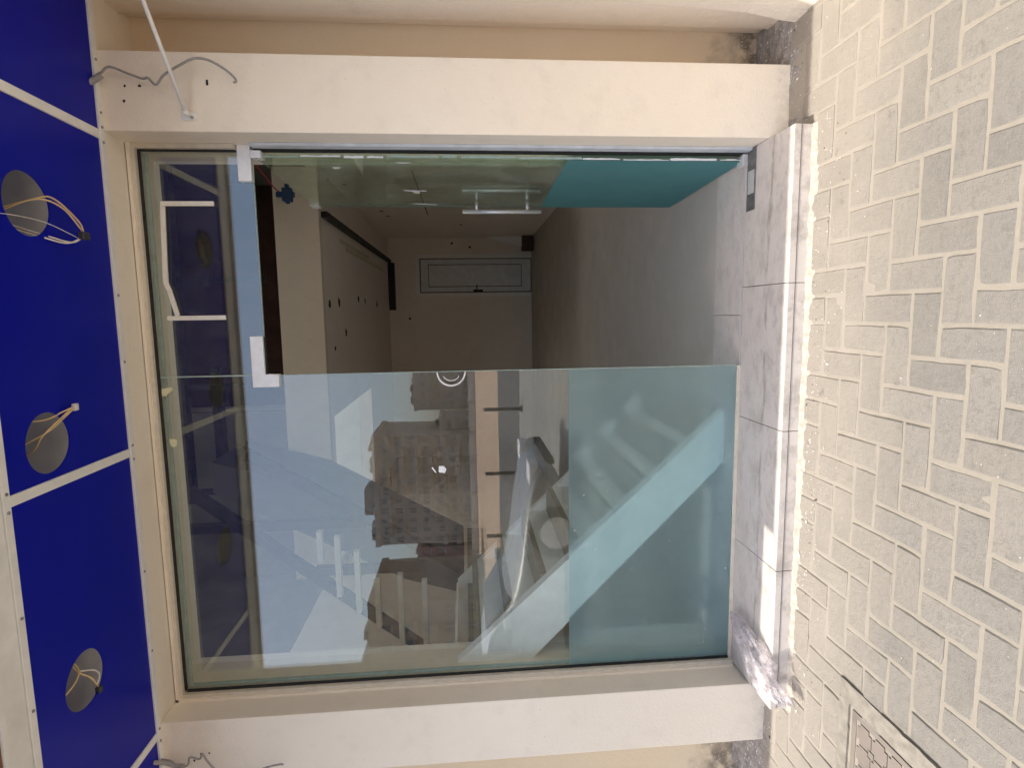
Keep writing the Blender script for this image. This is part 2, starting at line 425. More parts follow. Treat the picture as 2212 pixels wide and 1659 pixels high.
# herringbone pavers ---------------------------------------------------------
CX, CY, OX, OY = .0995, .1065, -.963, -1.137
def paver_mesh(w, h, seed):
    rnd = random.Random(seed)
    bm = bmesh.new(); g = .0056
    x, y = w / 2 - g, h / 2 - g
    ox = [(-1, -1), (-.33, -1), (.33, -1), (1, -1), (1, -.33), (1, .33), (1, 1), (.33, 1), (-.33, 1), (-1, 1), (-1, .33), (-1, -.33)]
    jit = [(rnd.gauss(0, .0007), rnd.gauss(0, .0007)) for _ in ox]
    chip = {rnd.choice((0, 3, 6, 9)): rnd.uniform(.002, .006)} if rnd.random() < .6 else {}
    def ring(ins, z):
        pts = []
        for q, ((sx, sy), (jx, jy)) in enumerate(zip(ox, jit)):
            c = chip.get(q, 0); k = .25 if abs(sx) < 1 or abs(sy) < 1 else 0
            px = sx * x - (ins + c) * (sx if abs(sx) == 1 else 0) + jx; py = sy * y - (ins + c) * (sy if abs(sy) == 1 else 0) + jy
            pts.append(bm.verts.new((px, py, z + (rnd.uniform(-.0008, .0004) if ins > .002 else 0))))
        return pts
    a = ring(0, -.03); b = ring(.0006, -.0032); c = ring(.0042, 0)
    for p, q in ((a, b), (b, c)):
        for k in range(12): bm.faces.new((p[k], p[(k + 1) % 12], q[(k + 1) % 12], q[k]))
    bm.faces.new(c)
    bmesh.ops.recalc_face_normals(bm, faces=list(bm.faces))
    me = bpy.data.meshes.new('paver'); bm.to_mesh(me); bm.free(); me.materials.append(M['paver']); return me
PH = [paver_mesh(2 * CX, CY, s) for s in range(10)]
PV = [paver_mesh(CX, 2 * CY, s + 20) for s in range(10)]
MH = (-2.75, -2.06, -1.36, -.712)      # manhole collar x0,x1,y0,y1
far_bm = bmesh.new(); prng = random.Random(3); npv = 0
inv_cam = cam.matrix_world.inverted()
def in_view(p, m=1.12):
    q = inv_cam @ Vector(p)
    if q.z > -.05: return False
    return abs(q.x / -q.z) < m * 18 / cd.lens and abs(q.y / -q.z) < m * 18 * .751 / cd.lens
for i in range(-75, 60):
    for j in range(-20, 11):
        k = (i + j + 2) % 4
        if k == 0: cx, cy, me = OX + (i + 1) * CX, OY + (j + .5) * CY, prng.choice(PH)
        elif k == 2: cx, cy, me = OX + (i + .5) * CX, OY + (j + 1) * CY, prng.choice(PV)
        else: continue
        if cy > (-.36 if -2.5 < cx < .0 else -.25) or cy < -3.1: continue
        if MH[0] + .03 < cx < MH[1] - .03 and MH[2] + .03 < cy < MH[3] - .03: continue
        if cx > .54: continue
        dz = prng.uniform(-.0022, .0014); rz = prng.uniform(-.014, .014)
        tx, ty = prng.uniform(-.010, .010), prng.uniform(-.010, .010)
        if in_view((cx, cy, ZG)) and npv < 290:
            o = bpy.data.objects.new('paver', me); COL.objects.link(o)
            o.parent = pavement; o.location = Vector((cx, cy, ZG + dz)) - Vector((0, 0, -.0855)); o.rotation_euler = (tx, ty, rz); npv += 1
        else:
            mt = Matrix.Translation((cx, cy, ZG + dz)) @ Matrix.Rotation(rz, 4, 'Z')
            n0 = len(far_bm.verts); far_bm.from_mesh(me); far_bm.verts.ensure_lookup_table()
            for v in far_bm.verts[n0:]: v.co = mt @ v.co
fp = mk('paver_field', far_bm, 'paver', pavement, origin=(0, 0, ZG)); fp['kind'] = 'stuff'

# rough cement that fills the gap between the pavers and the pilasters
def cement_strip(x0, x1, y0, y1, mat='cement', nm='cement_bed', cell=.012, hi=.022):
    bm = bmesh.new(); nx, ny = int((x1 - x0) / cell), int((y1 - y0) / cell)
    g = []
    for j in range(ny + 1):
        row = []
        for i in range(nx + 1):
            x = x0 + (x1 - x0) * i / nx; y = y0 + (y1 - y0) * j / ny
            e = noise.noise((x * 14, 3.1, 0)) * .03
            t = j / ny
            z = ZG - .010 + hi * max(0, min(1, (t * 1.25 - .1 + e * 6))) + .006 * noise.noise((x * 30, y * 30, 1))
            row.append(bm.verts.new((x, y, z)))
        g.append(row)
    for j in range(ny):
        for i in range(nx): bm.faces.new((g[j][i], g[j][i + 1], g[j + 1][i + 1], g[j + 1][i]))
    o = mk(nm, bm, mat, pavement, smooth=True); return o
cement_strip(.003, .52, -.33, .10)
cement_strip(-3.05, -2.445, -.34, .10)
cement_strip(-2.44, -.002, -.432, -.376, 'pale_sand', 'sand_fillet', .006, .017)

# loose crumbs
def crumbs(name, mat, n, fn, smin, smax, seed):
    r = random.Random(seed); bm = bmesh.new()
    for _ in range(n):
        x, y, z = fn(r); s = r.uniform(smin, smax) * (2.2 if r.random() < .06 else 1)
        pts = [Vector((r.uniform(-1, 1), r.uniform(-1, 1), r.uniform(-.2, .6))) * s + Vector((x, y, z)) for _ in range(6)]
        vv = [bm.verts.new(p) for p in pts]
        for f in ((0, 1, 2), (0, 2, 3), (0, 3, 4), (0, 4, 1), (5, 2, 1), (5, 3, 2), (5, 4, 3), (5, 1, 4)):
            bm.faces.new([vv[i] for i in f])
    o = mk(name, bm, mat, origin=(0, 0, 0)); o['kind'] = 'stuff'; return o
def near_wall(r):
    x = r.uniform(-2.9, .48)
    lim = -.395 if -2.45 < x < .01 else -.20
    return x, lim - abs(r.gauss(0, .085)), ZG + .001
tag(crumbs('plaster_crumbs', 'rubble_w', 420, near_wall, .0015, .0042, 5), 'pale plaster crumbs scattered on the pavers along the step', 'debris')
tag(crumbs('dark_crumbs', 'rubble_d', 130, near_wall, .0015, .0040, 6), 'dark grit and dirt crumbs along the foot of the step', 'debris')
tag(crumbs('step_grit', 'rubble_w', 170, lambda r: (r.uniform(-2.42, -.02), -.02 - abs(r.gauss(0, .12)) if r.random() < .7 else -.37 + abs(r.gauss(0, .02)), .0008), .0008, .0030, 12), 'pale grit and cement crumbs lying on the step tread', 'debris')
tag(crumbs('loose_grit', 'rubble_w', 150, lambda r: (r.uniform(-2.4, .4), r.uniform(-1.5, -.45), ZG + .001), .001, .0026, 8), 'fine white specks strewn over the open paving', 'debris')

# ------------------------------------------------------------------ shop building
shop = empty('shop_building', (-1.2, 0, ZG), 'cream plastered shop front with two broad pilasters round a glazed entrance', 'building')
bx('pilaster', 'plaster', shop, 0, .290, -.186, .25, ZG - .1, 3.199, bevel=.004)
bx('pilaster', 'plaster', shop, -2.735, -W, -.186, .25, ZG - .1, 3.199, bevel=.004)
def ragged_lintel():
    bm = bmesh.new(); box(bm, -W, 0, -.1855, .12, HT + .004, 3.2)
    return mk('lintel', bm, 'plaster', shop)
ragged_lintel()
bx('recess_back', 'recess', shop, .291, .60, .08, .24, ZG - .1, 3.199)
bx('recess_back', 'recess', shop, -4.2, -2.736, .08, .24, ZG - .1, 3.199)
bx('recess_head', 'plaster', shop, .291, .53, -.184, .079, 2.632, 3.198)
bx('recess_head', 'plaster', shop, -5.0, -2.736, -.184, .079, 2.632, 3.198)
bx('upper_wall', 'plaster', shop, -7, 4, -.15, .25, 3.2, 7.5)
# ragged plaster lip round the frame
def lip(p0, p1, w0, axis_out):
    bm = bmesh.new(); n = 90; rows = []
    p0, p1, ao = Vector(p0), Vector(p1), Vector(axis_out)
    for i in range(n + 1):
        t = i / n; c = p0.lerp(p1, t)
        wdt = w0 * (1 + .55 * noise.noise((t * 9, w0 * 90, 1)) + .35 * noise.noise((t * 40, w0 * 70, 5)))
        rows.append((bm.verts.new(c), bm.verts.new(c + ao * wdt), bm.verts.new(c + ao * wdt + Vector((0, .012, 0))), bm.verts.new(c + Vector((0, .012, 0)))))
    for a, b in zip(rows, rows[1:]):
        for k in range(3): bm.faces.new((a[k], b[k], b[k + 1], a[k + 1]))
    return mk('plaster_lip', bm, 'plaster', shop)
lip((-W + .001, -.052, HT), (-.001, -.052, HT), .012, (0, 0, -1))
lip((-W, -.052, .01), (-W, -.052, HT), .010, (1, 0, 0))

# neighbouring projecting wall on the right
neigh = empty('neighbour_wall', (.9, -.3, ZG), 'cream wall projecting beyond the narrow recess right of the entrance', 'wall')
bx('wall_return', 'plaster', neigh, .53, 1.5, -.01, .079, ZG - .1, 3.4, bevel=.004)
bx('wall_face', 'plaster', neigh, .505, 1.5, -1.7, -.012, ZG - .1, 3.4, bevel=.005)
bm = bmesh.new(); prism(bm, [(.504, .62), (.495, .40), (.478, .12), (.452, -.03), (.44, ZG - .05), (.504, ZG - .05)], 1, -1.69, -.20); mk('added_sun_skirt', bm, 'plaster', neigh, .003)  # sloped skirt added to catch the sun within view

# ------------------------------------------------------------------ canopy
can = empty('canopy', (-1.2, -.55, 2.63), 'blue panelled canopy soffit with white dividers and round light holes', 'canopy')
ZS = 2.632; YI, YO = -.215, -.832
divs = [-.02, -1.245, -2.484, -3.72, -4.96]
def soffit(x0, x1, holes):
    """a blue sheet; holes are real openings: slice the sheet into cells, each with one hole"""
    bm = bmesh.new()
    cuts = sorted([x0, x1] + [(a[0] + b[0]) / 2 for a, b in zip(holes, holes[1:])])
    for ci, (a, b) in enumerate(zip(cuts, cuts[1:])):
        h = [q for q in holes if a < q[0] < b]
        if not h:
            box(bm, a, b, YO, YI, ZS, ZS + .004); continue
        hx, hy, hr = h[0]; n = 48
        ang = [2 * math.pi * k / n for k in range(n)] + [math.atan2(y - hy, x - hx) % (2 * math.pi) for x in (a, b) for y in (YO, YI)]
        ang = sorted(set(round(t, 6) for t in ang)); inner, outer, inner2 = [], [], []
        for t in ang:
            dx, dy = math.cos(t), math.sin(t); s = 1e9
            if dx > 1e-9: s = min(s, (b - hx) / dx)
            if dx < -1e-9: s = min(s, (a - hx) / dx)
            if dy > 1e-9: s = min(s, (YI - hy) / dy)
            if dy < -1e-9: s = min(s, (YO - hy) / dy)
            rr = hr * (1 + .012 * math.sin(3 * t + hx * 9))
            inner.append(bm.verts.new((hx + dx * rr, hy + dy * rr, ZS))); outer.append(bm.verts.new((hx + dx * s, hy + dy * s, ZS)))
            inner2.append(bm.verts.new((hx + dx * rr, hy + dy * rr, ZS + .004)))
        m = len(ang)
        for k in range(m):
            q = (k + 1) % m
            bm.faces.new((inner[k], inner[q], outer[q], outer[k])); bm.faces.new((inner[k], inner2[k], inner2[q], inner[q]))
    return mk('soffit_panel', bm, 'blue', can)
HOLES = [(-.352, -.622, .099), (-1.108, -.643, .099), (-1.965, -.595, .100)]
soffit(-.003, .504, [])
soffit(-1.228, -.037, [HOLES[1], HOLES[0]])
soffit(-2.467, -1.262, [HOLES[2]])
soffit(-3.703, -2.501, [])
soffit(-4.943, -3.737, [])
for d in divs:
    bx('divider', 'white_alu', can, d - .0165, d + .0165, YO, YI, ZS - .006, ZS + .004, bevel=.0012, seg=1)
bx('wall_trim', 'white_alu', can, -5, .504, YI, -.187, ZS - .009, ZS + .012, bevel=.0015, seg=1)
bx('fascia_lip', 'white_alu', can, -5, .504, YO - .028, YO, ZS - .010, ZS + .012, bevel=.002, seg=1)
bx('fascia_underside', 'white_dirty', can, -2.96, .504, -.956, YO - .029, ZS - .004, ZS + .02)
bx('fascia_front', 'white_dirty', can, -2.96, .504, -.975, -.957, ZS - .02, 3.35)
bx('fascia_edge', 'brown', can, -2.96, .504, -.990, -.976, ZS - .012, ZS + .05)
bx('fascia_front', 'white_dirty', can, -5, -2.961, YO - .05, YO - .03, ZS - .004, 3.35)
bx('roof_sheet', 'liner', can, -5, .504, -.955, -.235, 2.80, 2.815)
# screws
for d in divs[:3]:
    for dx in (-.028, .028):
        for yy in (YI + .012, YO - .014):
            bm = bmesh.new(); disc(bm, (d + dx, yy, ZS - .0125), .0052, 2, .004, 10); mk('screw', bm, 'screw', can)
for x in (.25, .06, -.62, -.88, -1.75, -2.1):
    bm = bmesh.new(); disc(bm, (x, YI + .012, ZS - .0125), .0050, 2, .004, 10); mk('screw', bm, 'screw', can)
for x in (.43, -.5, -1.6, -1.9, -2.2):
    bm = bmesh.new(); disc(bm, (x, YO - .014, ZS - .0135), .0050, 2, .004, 10); mk('screw', bm, 'screw', can)

# wire bundles hanging out of the three light holes
def bundle(label, wires, tip=None):
    c = wires[0][1][0]
    e = empty('light_wiring', (c[0], c[1], ZS), label, 'wires', 'wires hanging from the canopy light holes')
    for nm, pts, mat, r in wires: tube(nm, mat, e, spline(pts, 7), r, 6)
    for t in tip or []:
        bx('wire_connector', t[1], e, *t[0], bevel=.002, seg=1)
hx, hy, _ = HOLES[0]
bundle('cream wire loop with a dark connector dangling from the canopy hole nearest the cable', [
    ('wire', [(hx - .02, hy + .03, 2.78), (hx + .03, hy + .075, 2.66), (hx + .035, hy + .10, 2.615), (hx - .03, hy + .16, 2.58), (hx - .075, hy + .17, 2.575)], 'yellow_wire', .0028),
    ('wire', [(hx - .04, hy + .02, 2.78), (hx + .025, hy + .06, 2.655), (hx + .01, hy + .11, 2.60), (hx - .06, hy + .165, 2.575)], 'yellow_wire', .0028),
    ('wire', [(hx - .06, hy + .04, 2.74), (hx - .092, hy + .06, 2.64), (hx - .105, hy + .12, 2.60), (hx - .08, hy + .165, 2.575)], 'white_wire', .0030),
    ('wire', [(hx - .05, hy + .06, 2.74), (hx - .085, hy + .08, 2.64), (hx - .10, hy + .14, 2.595), (hx - .07, hy + .168, 2.572)], 'white_wire', .0030),
    ('wire', [(hx + .05, hy - .095, 2.66), (hx + .02, hy - .03, 2.72), (hx - .01, hy + .06, 2.76)], 'dark_wire', .0022),
    ('wire', [(hx - .055, hy - .19, 2.628), (hx - .045, hy - .06, 2.622), (hx - .05, hy + .06, 2.615), (hx - .085, hy + .16, 2.585)], 'white_wire', .0012)],
    [((hx - .088, hx - .062, hy + .150, hy + .188, 2.564, 2.582), 'dark_wire')])
hx, hy, _ = HOLES[1]
bundle('two cream wires with a white plug in the middle canopy hole', [
    ('wire', [(hx - .07, hy + .06, 2.78), (hx - .03, hy + .03, 2.70), (hx + .02, hy + .02, 2.66), (hx + .08, hy + .08, 2.625), (hx + .098, hy + .10, 2.615)], 'yellow_wire', .0028),
    ('wire', [(hx - .01, hy + .01, 2.72), (hx + .03, hy + .05, 2.66), (hx + .075, hy + .085, 2.625), (hx + .095, hy + .105, 2.612)], 'yellow_wire', .0028),
    ('wire', [(hx + .085, hy - .05, 2.74), (hx + .07, hy + .02, 2.66), (hx + .09, hy + .07, 2.625), (hx + .10, hy + .10, 2.612)], 'yellow_wire', .0026)],
    [((hx + .088, hx + .112, hy + .098, hy + .118, 2.602, 2.615), 'white_wire'), ((hx - .10, hx + .0, hy - .07, hy - .05, 2.742, 2.76), 'dark_wire')])
hx, hy, _ = HOLES[2]
bundle('knotted cream wires in the canopy hole nearest the left pilaster', [
    ('wire', [(hx - .02, hy - .098, 2.66), (hx + .01, hy - .03, 2.645), (hx + .04, hy + .01, 2.66), (hx + .085, hy + .0, 2.70)], 'yellow_wire', .0028),
    ('wire', [(hx + .09, hy + .03, 2.72), (hx + .03, hy + .005, 2.66), (hx - .02, hy + .04, 2.64), (hx - .07, hy + .065, 2.635)], 'yellow_wire', .0028),
    ('wire', [(hx + .02, hy + .02, 2.66), (hx - .01, hy + .07, 2.645), (hx - .04, hy + .085, 2.64), (hx - .06, hy + .06, 2.635)], 'white_wire', .0032)],
    [((hx - .095, hx - .070, hy + .055, hy + .075, 2.625, 2.642), 'dark_wire')])

# ------------------------------------------------------------------ entrance step and threshold
step = empty('entrance_step', (-1.2, -.2, ZG), 'low cream marble step running the width of the glazed entrance', 'step')
bx('step_core', 'cement', step, -2.425, -.012, -.358, -.006, ZG - .08, -.030)
js = [-.002, -.606, -1.206, -1.806, -2.436]
for a, b in zip(js, js[1:]):
    bx('tread_slab', 'marble', step, b + .0012, a - .0012, -.380, -.004, -.0285, 0, bevel=.0022)
    bx('riser_slab', 'marble', step, b + .0012, a - .0012, -.377, -.359, ZG - .02, -.0315, bevel=.0016)
bx('sealant_line', 'brown', step, -2.43, -.005, -.3755, -.360, -.0312, -.0288)
bx('end_slab', 'cement', step, -.0115, -.003, -.355, -.19, ZG - .02, -.0315)
thr = empty('threshold', (-.48, .15, 0), 'pale marble strip just inside the open door', 'threshold')
for a, b in ((.0, -.733), (-.735, -1.35), (-1.352, -1.95), (-1.952, -2.44)):
    bx('threshold_slab', 'marble', thr, b, a, .004, .292, -.03, .0005, bevel=.0015, seg=1)
bx('seam_profile', 'silver', thr, -WD, 0, -.0035, .0035, -.02, .001)
fs = empty('floor_spring', (-.13, -.05, 0), 'steel floor spring plate set in the step under the door hinge', 'door fitting')
bx('cover_plate', 'darkplate', fs, -.272, -.004, -.092, -.020, .0004, .0042, bevel=.0012, seg=1)
bx('plate_patch', 'silver', fs, -.20, -.10, -.084, -.03, .0043, .0055, bevel=.0005, seg=1)
bx('pivot_block', 'silver', fs, -.072, -.022, -.026, .030, .0046, .030, bevel=.003)

# ------------------------------------------------------------------ interior shell
XR, XL, YB, ZC, YBK = .719, -3.42, 8.38, 2.667, 3.262
bm = bmesh.new(); box(bm, XL, XR, .293, YB, -.06, -.001); struct(mk('floor', bm, 'floor'))
bm = bmesh.new(); box(bm, XR, XR + .15, .25, YB, 2.76, 4.599); struct(mk('upper_wall_right', bm, 'dimmed_upper'))
bm = bmesh.new(); box(bm, XR, XR + .15, .25, YB, -.05, 2.759); wall_r = struct(mk('wall_right', bm, 'plaster_in'))
bm = bmesh.new(); box(bm, XL - .15, XL, .25, YB, 2.76, 4.599); struct(mk('upper_wall_left', bm, 'dimmed_upper'))
bm = bmesh.new(); box(bm, XL - .15, XL, .25, YB, -.05, 2.759); struct(mk('wall_left', bm, 'plaster_in'))
bm = bmesh.new(); box(bm, XL, XR, YB, YB + .15, -.05, ZC); wall_b = struct(mk('wall_back', bm, 'plaster_in'))
LB = (-3.32, -1.75, 3.50, 5.90)      # opening for a second light well, added unseen to brighten the back room
bm = bmesh.new()
for c in ((XL, LB[0], YBK + .10, YB), (LB[1], XR, YBK + .10, YB), (LB[0], LB[1], YBK + .10, LB[2]), (LB[0], LB[1], LB[3], YB)): box(bm, *c, ZC, ZC + .18)
ceil = struct(mk('ceiling', bm, 'plaster_in'))
bm = bmesh.new(); box(bm, XL, XR, YBK, YBK + .10, ZC - .002, 3.085); struct(mk('bulkhead', bm, 'plaster'))
bm = bmesh.new(); box(bm, LB[1] + .051, XR, YBK + .8, YBK + .9, 2.85, 4.599); struct(mk('void_backing', bm, 'void'))  # dark backing put in place of the unlit mezzanine void
bm = bmesh.new()      # ceiling of the tall front bay, open to an added unseen light well
LW = (-3.30, -.25, .40, 3.05)
for c in ((XL, LW[0], .12, YB), (LW[1], XR, .12, YB), (LW[0], LW[1], .12, LW[2]), (LW[0], LW[1], LW[3], LB[2] - .051), (LB[1] + .051, LW[1], LB[2] - .051, YB), (LW[0], LB[1] + .051, LB[3] + .051, YB)): box(bm, c[0], c[1], c[2], c[3], 4.6, 4.75)
struct(mk('upper_ceiling', bm, 'dimmed_upper'))
bm = bmesh.new(); zt = 11.2
for c in ((LW[0] - .15, LW[0], LW[2] - .15, LW[3] + .15), (LW[1], LW[1] + .15, LW[2] - .15, LW[3] + .15), (LW[0], LW[1], LW[2] - .15, LW[2]), (LW[0], LW[1], LW[3], LW[3] + .15)): box(bm, *c, 4.76, zt)
struct(mk('added_light_well', bm, 'added_well'))  # made-up shaft, out of view, that brings daylight into the front bay
bm = bmesh.new()
for c in ((LB[0] - .05, LB[0], LB[2] - .05, LB[3] + .05), (LB[1], LB[1] + .05, LB[2] - .05, LB[3] + .05), (LB[0], LB[1], LB[2] - .05, LB[2]), (LB[0], LB[1], LB[3], LB[3] + .05)): box(bm, *c, ZC + .181, 8.2)
struct(mk('added_light_well', bm, 'added_well'))  # second made-up shaft, feeds daylight to the back room
bm = bmesh.new(); box(bm, XL, -W, .25, .30, 0, 4.6); struct(mk('wall_front_left', bm, 'plaster_in'))
bm = bmesh.new(); box(bm, 0.0, XR, .25, .30, 0, 4.6); struct(mk('wall_front_right', bm, 'plaster_in'))
bm = bmesh.new(); box(bm, XL, XR, .26, .31, HT + .05, 4.6); struct(mk('wall_above_glass', bm, 'plaster_in'))

bm = bmesh.new(); box(bm, XL, -1.66, 3.385, 3.44, 3.086, 4.599); struct(mk('added_shaft_screen', bm, 'dimmed_upper'))  # dark screen added to hide the bright shaft behind it
# dark steel of the unfinished mezzanine edge behind the transom
steel = empty('mezzanine_frame', (-1.0, 1.8, 2.7), 'dark steel frame under the high ceiling behind the transom glass', 'steel frame')
bx('main_beam', 'dark_steel', steel, -2.1, .48, 1.78, 1.86, 3.34, 3.41)
bx('main_beam', 'dark_steel', steel, -2.1, -1.1, 2.05, 2.12, 3.20, 3.27)
for x, z0 in ((-.43, 2.72), (-1.22, 2.9), (-2.02, 2.75)):
    bx('hanger', 'dark_steel', steel, x - .02, x + .02, 1.80, 1.84, z0, 3.34)
bx('cross_beam', 'dark_steel', steel, -2.08, -2.0, 1.88, 3.2, 3.10, 3.18)
bx('hanger_clip', 'dark_steel', steel, -.48, -.38, 1.78, 1.80, 3.10, 3.15)

# ceiling channel, back door, small interior things
bl = empty('cable_trunking', (.29, 8.3, ZC), 'black trunking along the inner ceiling, turning down the back wall', 'trunking')
bx('ceiling_run', 'dark_steel', bl, .268, .325, 3.37, YB - .005, ZC - .06, ZC - .001)
bx('wall_run', 'dark_steel', bl, -.60, .265, YB - .09, YB - .002, ZC - .12, ZC - .0015)
bd = empty('back_door', (.02, YB, 0), 'pale grey panelled door in the back wall of the shop', 'door')
M['door_white'] = simple('white door frame paint', (.88, .88, .87), .5, 0, .04, 10)
for a in ((-.36, -.29, 0, 2.16), (.345, .415, 0, 2.16), (-.29, .345, 2.09, 2.16)):
    bx('door_frame', 'door_white', bd, a[0], a[1], YB - .05, YB - .001, a[2], a[3], bevel=.006)
bx('door_gap', 'hole', bd, -.2895, .3445, YB - .012, YB - .0015, 0.002, 2.0895)
bx('leaf', 'door_grey', bd, -.272, .328, YB - .028, YB - .0125, .015, 2.072, bevel=.003)
bx('panel_groove', 'dark_steel', bd, -.182, .232, YB - .0300, YB - .0285, .188, 1.932)
bx('raised_panel', 'door_grey', bd, -.17, .22, YB - .042, YB - .0302, .20, 1.92, bevel=.008)
dk = bx('handle_plate', 'dark_steel', bd, -.272, -.235, YB - .037, YB - .0285, .92, 1.10, bevel=.003)
bx('handle', 'dark_steel', bd, -.262, -.14, YB - .075, YB - .060, 1.025, 1.045, bevel=.004)
bxo = empty('floor_box', (.58, 8.2, 0), 'small brown carton on the floor in the back corner', 'carton')
bx('carton_body', 'brown_box', bxo, .45, .70, 7.95, 8.20, 0.0, .19, bevel=.006)
bx('carton_lid', 'brown_box', bxo, .445, .705, 7.945, 8.205, .191, .205, bevel=.003)
bm = bmesh.new(); prism(bm, [(.71, .207), (.52, .207), (.69, .86), (.71, .88)], 1, 8.08, 8.12)
tag(mk('leaning_board', bm, 'stair_white', None, .003), 'pale wedge of board leaning in the back corner on the carton', 'board')
# marks on the wall and holes
bx('wall_slot', 'hole', wall_r, XR - .004, XR + .01, 3.4, 5.9, 1.76, 1.772)
for (y, z) in ((6.8, 1.30), (4.0, 2.55), (5.1, 2.45), (5.6, 2.38), (6.0, 2.34)):
    bm = bmesh.new(); disc(bm, (XR - .004, y, z), .028, 0, .008, 9, .35); mk('wall_hole', bm, 'hole', wall_r)
for (x, z) in ((-.76, 2.30), (.62, 1.48), (.55, 1.15)):
    bm = bmesh.new(); disc(bm, (x, YB - .004, z), .022, 1, .008, 10, .2); mk('wall_hole', bm, 'hole', wall_b)
for (x, y, r) in ((-.55, 4.0, .045), (-.48, 5.2, .05), (-.50, 5.7, .035), (-.52, 6.8, .05), (-.9, 4.3, .04), (-1.05, 3.7, .03), (-.58, 3.55, .05)):
    bm = bmesh.new(); disc(bm, (x, y, ZC - .004), r, 2, .008, 11, .3); mk('ceiling_hole', bm, 'hole', ceil)
bx('ceiling_tape', 'cream_tape', ceil, .06, .11, 4.5, 7.6, ZC - .004, ZC + .004)
bx('ceiling_tape', 'cream_tape', ceil, .12, .17, 4.2, 6.2, ZC - .0045, ZC + .004)

# taped wire end hanging inside the door
jw = empty('taped_wire_end', (0, .9, 2.27), 'blue taped bundle on a red wire hanging inside the doorway', 'wire end')
bx('tape_wrap', 'blue_tape', jw, -.055, .022, .875, .925, 2.245, 2.30, bevel=.010)
bx('tape_tail', 'blue_tape', jw, -.030, .000, .885, .915, 2.232, 2.335, bevel=.006)
bx('tape_tail', 'blue_tape', jw, -.066, .045, .888, .912, 2.262, 2.284, bevel=.005)
tube('wire', 'red_wire', jw, spline([(-.005, .9, 2.31), (.02, .9, 2.34), (.055, .88, 2.365), (.12, .78, 2.40), (.25, .60, 2.50), (.36, .45, 2.60), (.40, .31, 2.66)], 6), .004, 6)

# ------------------------------------------------------------------ stair behind the fixed pane
stl = empty('lower_stair', (-1.8, .7, 0), 'white sided lower stair flight climbing to the left behind the glass', 'stair')
sl = 1.075
def line_z(x, x0=-2.53, z0=1.368): return z0 - sl * (x - x0)
xb = -2.53 + (1.368 + .03) / sl
for y0, y1, dx in ((.12, .18, .07), (1.17, 1.23, 0)):
    bm = bmesh.new()
    prism(bm, [(-2.53 + dx, 1.368), (xb + dx * .4, 0.0), (xb - .24, 0.0), (-2.60, 1.13), (-3.40, 1.13), (-3.40, 1.368)], 1, y0, y1)
    mk('stringer', bm, 'stair_white', stl)
n = 8; rise = 1.368 / n; run = (xb + 2.53) / n
for k in range(n):
    x1 = xb - run * k; z1 = rise * (k + 1) - .10
    bx('tread', 'stair_tread', stl, x1 - run - .03, x1 + .01, .181, 1.169, z1 - .035, z1, bevel=.003, seg=1)
    bx('riser', 'stair_white', stl, x1 - .016, x1 - .001, .182, 1.168, z1 - rise + .001, z1 - .036)
bx('landing', 'stair_tread', stl, -3.41, -2.54, .302, 2.2, 1.14, 1.30)
bm = bmesh.new(); prism(bm, [(-2.60, 1.36), (-2.53, 1.36), (-2.53, 1.376), (-2.60, 1.376)], 1, .185, 1.165); mk('landing_nosing', bm, 'stair_white', stl)

stu = empty('upper_stair', (-2.4, 1.4, 1.36), 'upper stair flight with white slats between dark posts behind the glass', 'stair')
bm = bmesh.new(); prism(bm, [(-2.50, 1.33), (-1.88, 2.42), (-1.70, 3.05), (-1.92, 3.05), (-2.62, 1.75), (-2.75, 1.33)], 1, 1.45, 2.15); mk('flight_slab', bm, 'stair_grey', stu)
for (ax_, az_), (bx_, bz_) in (((-1.86, 3.16), (-3.30, 1.36)), ((-1.60, 2.80), (-2.50, 1.34))):
    bm = bmesh.new(); d = Vector((bx_ - ax_, bz_ - az_)).normalized(); nn = Vector((-d.y, d.x)) * .035
    prism(bm, [(ax_ + nn.x, az_ + nn.y), (bx_ + nn.x, bz_ + nn.y), (bx_ - nn.x, bz_ - nn.y), (ax_ - nn.x, az_ - nn.y)], 1, 1.30, 1.36); mk('stringer', bm, 'dark_steel', stu)
for x, z0, z1 in ((-2.13, 2.0, 3.3), (-2.47, 1.6, 2.35)):
    bx('post', 'dark_steel', stu, x - .03, x + .03, 1.30, 1.36, z0, z1)
for z, xa, xb_ in ((1.60, -3.16, -2.53), (1.765, -3.05, -2.48), (1.92, -2.86, -2.49), (2.05, -2.74, -2.30), (2.175, -2.62, -2.19), (2.29, -2.36, -2.15)):
    bx('slat', 'white_alu', stu, xa, xb_, 1.22, 1.27, z - .018, z + .018, bevel=.002, seg=1)

# ------------------------------------------------------------------ glazing
gf = empty('glass_shopfront', (-1.3, 0, 0), 'frameless glass shopfront: tall fixed pane with frosted lower film and transom', 'shopfront')
GY0, GY1 = -.006, .006
bx('fixed_pane', 'glass', gf, -W + .018, -WD - .002, GY0, GY1, .018, HT - .022)
bx('transom_pane', 'glass', gf, -WD + .004, -.018, GY0, GY1, DH, HT - .022)
bx('glass_joint', 'glass_edge', gf, -WD - .0018, -WD + .0038, GY0 - .0008, GY1, DH + .052, HT - .024)
bx('pane_edge', 'glass_edge', gf, -WD - .0019, -WD + .0004, GY0 + .0006, GY1 - .0006, .02, DH - .057)
bx('pane_edge', 'glass_edge', gf, -WD + .056, -.15, GY0 + .0006, GY1 - .0006, DH - .0018, DH - .0002)
bm = bmesh.new(); bm.faces.new([bm.verts.new(p) for p in ((-W + .020, GY0 - .0016, .019), (-WD - .004, GY0 - .0016, .019), (-WD - .004, GY0 - .0016, .812), (-W + .020, GY0 - .0016, .812))])
fl = mk('frosted_film', bm, 'film', gf)      # adhesive film, no thickness to speak of
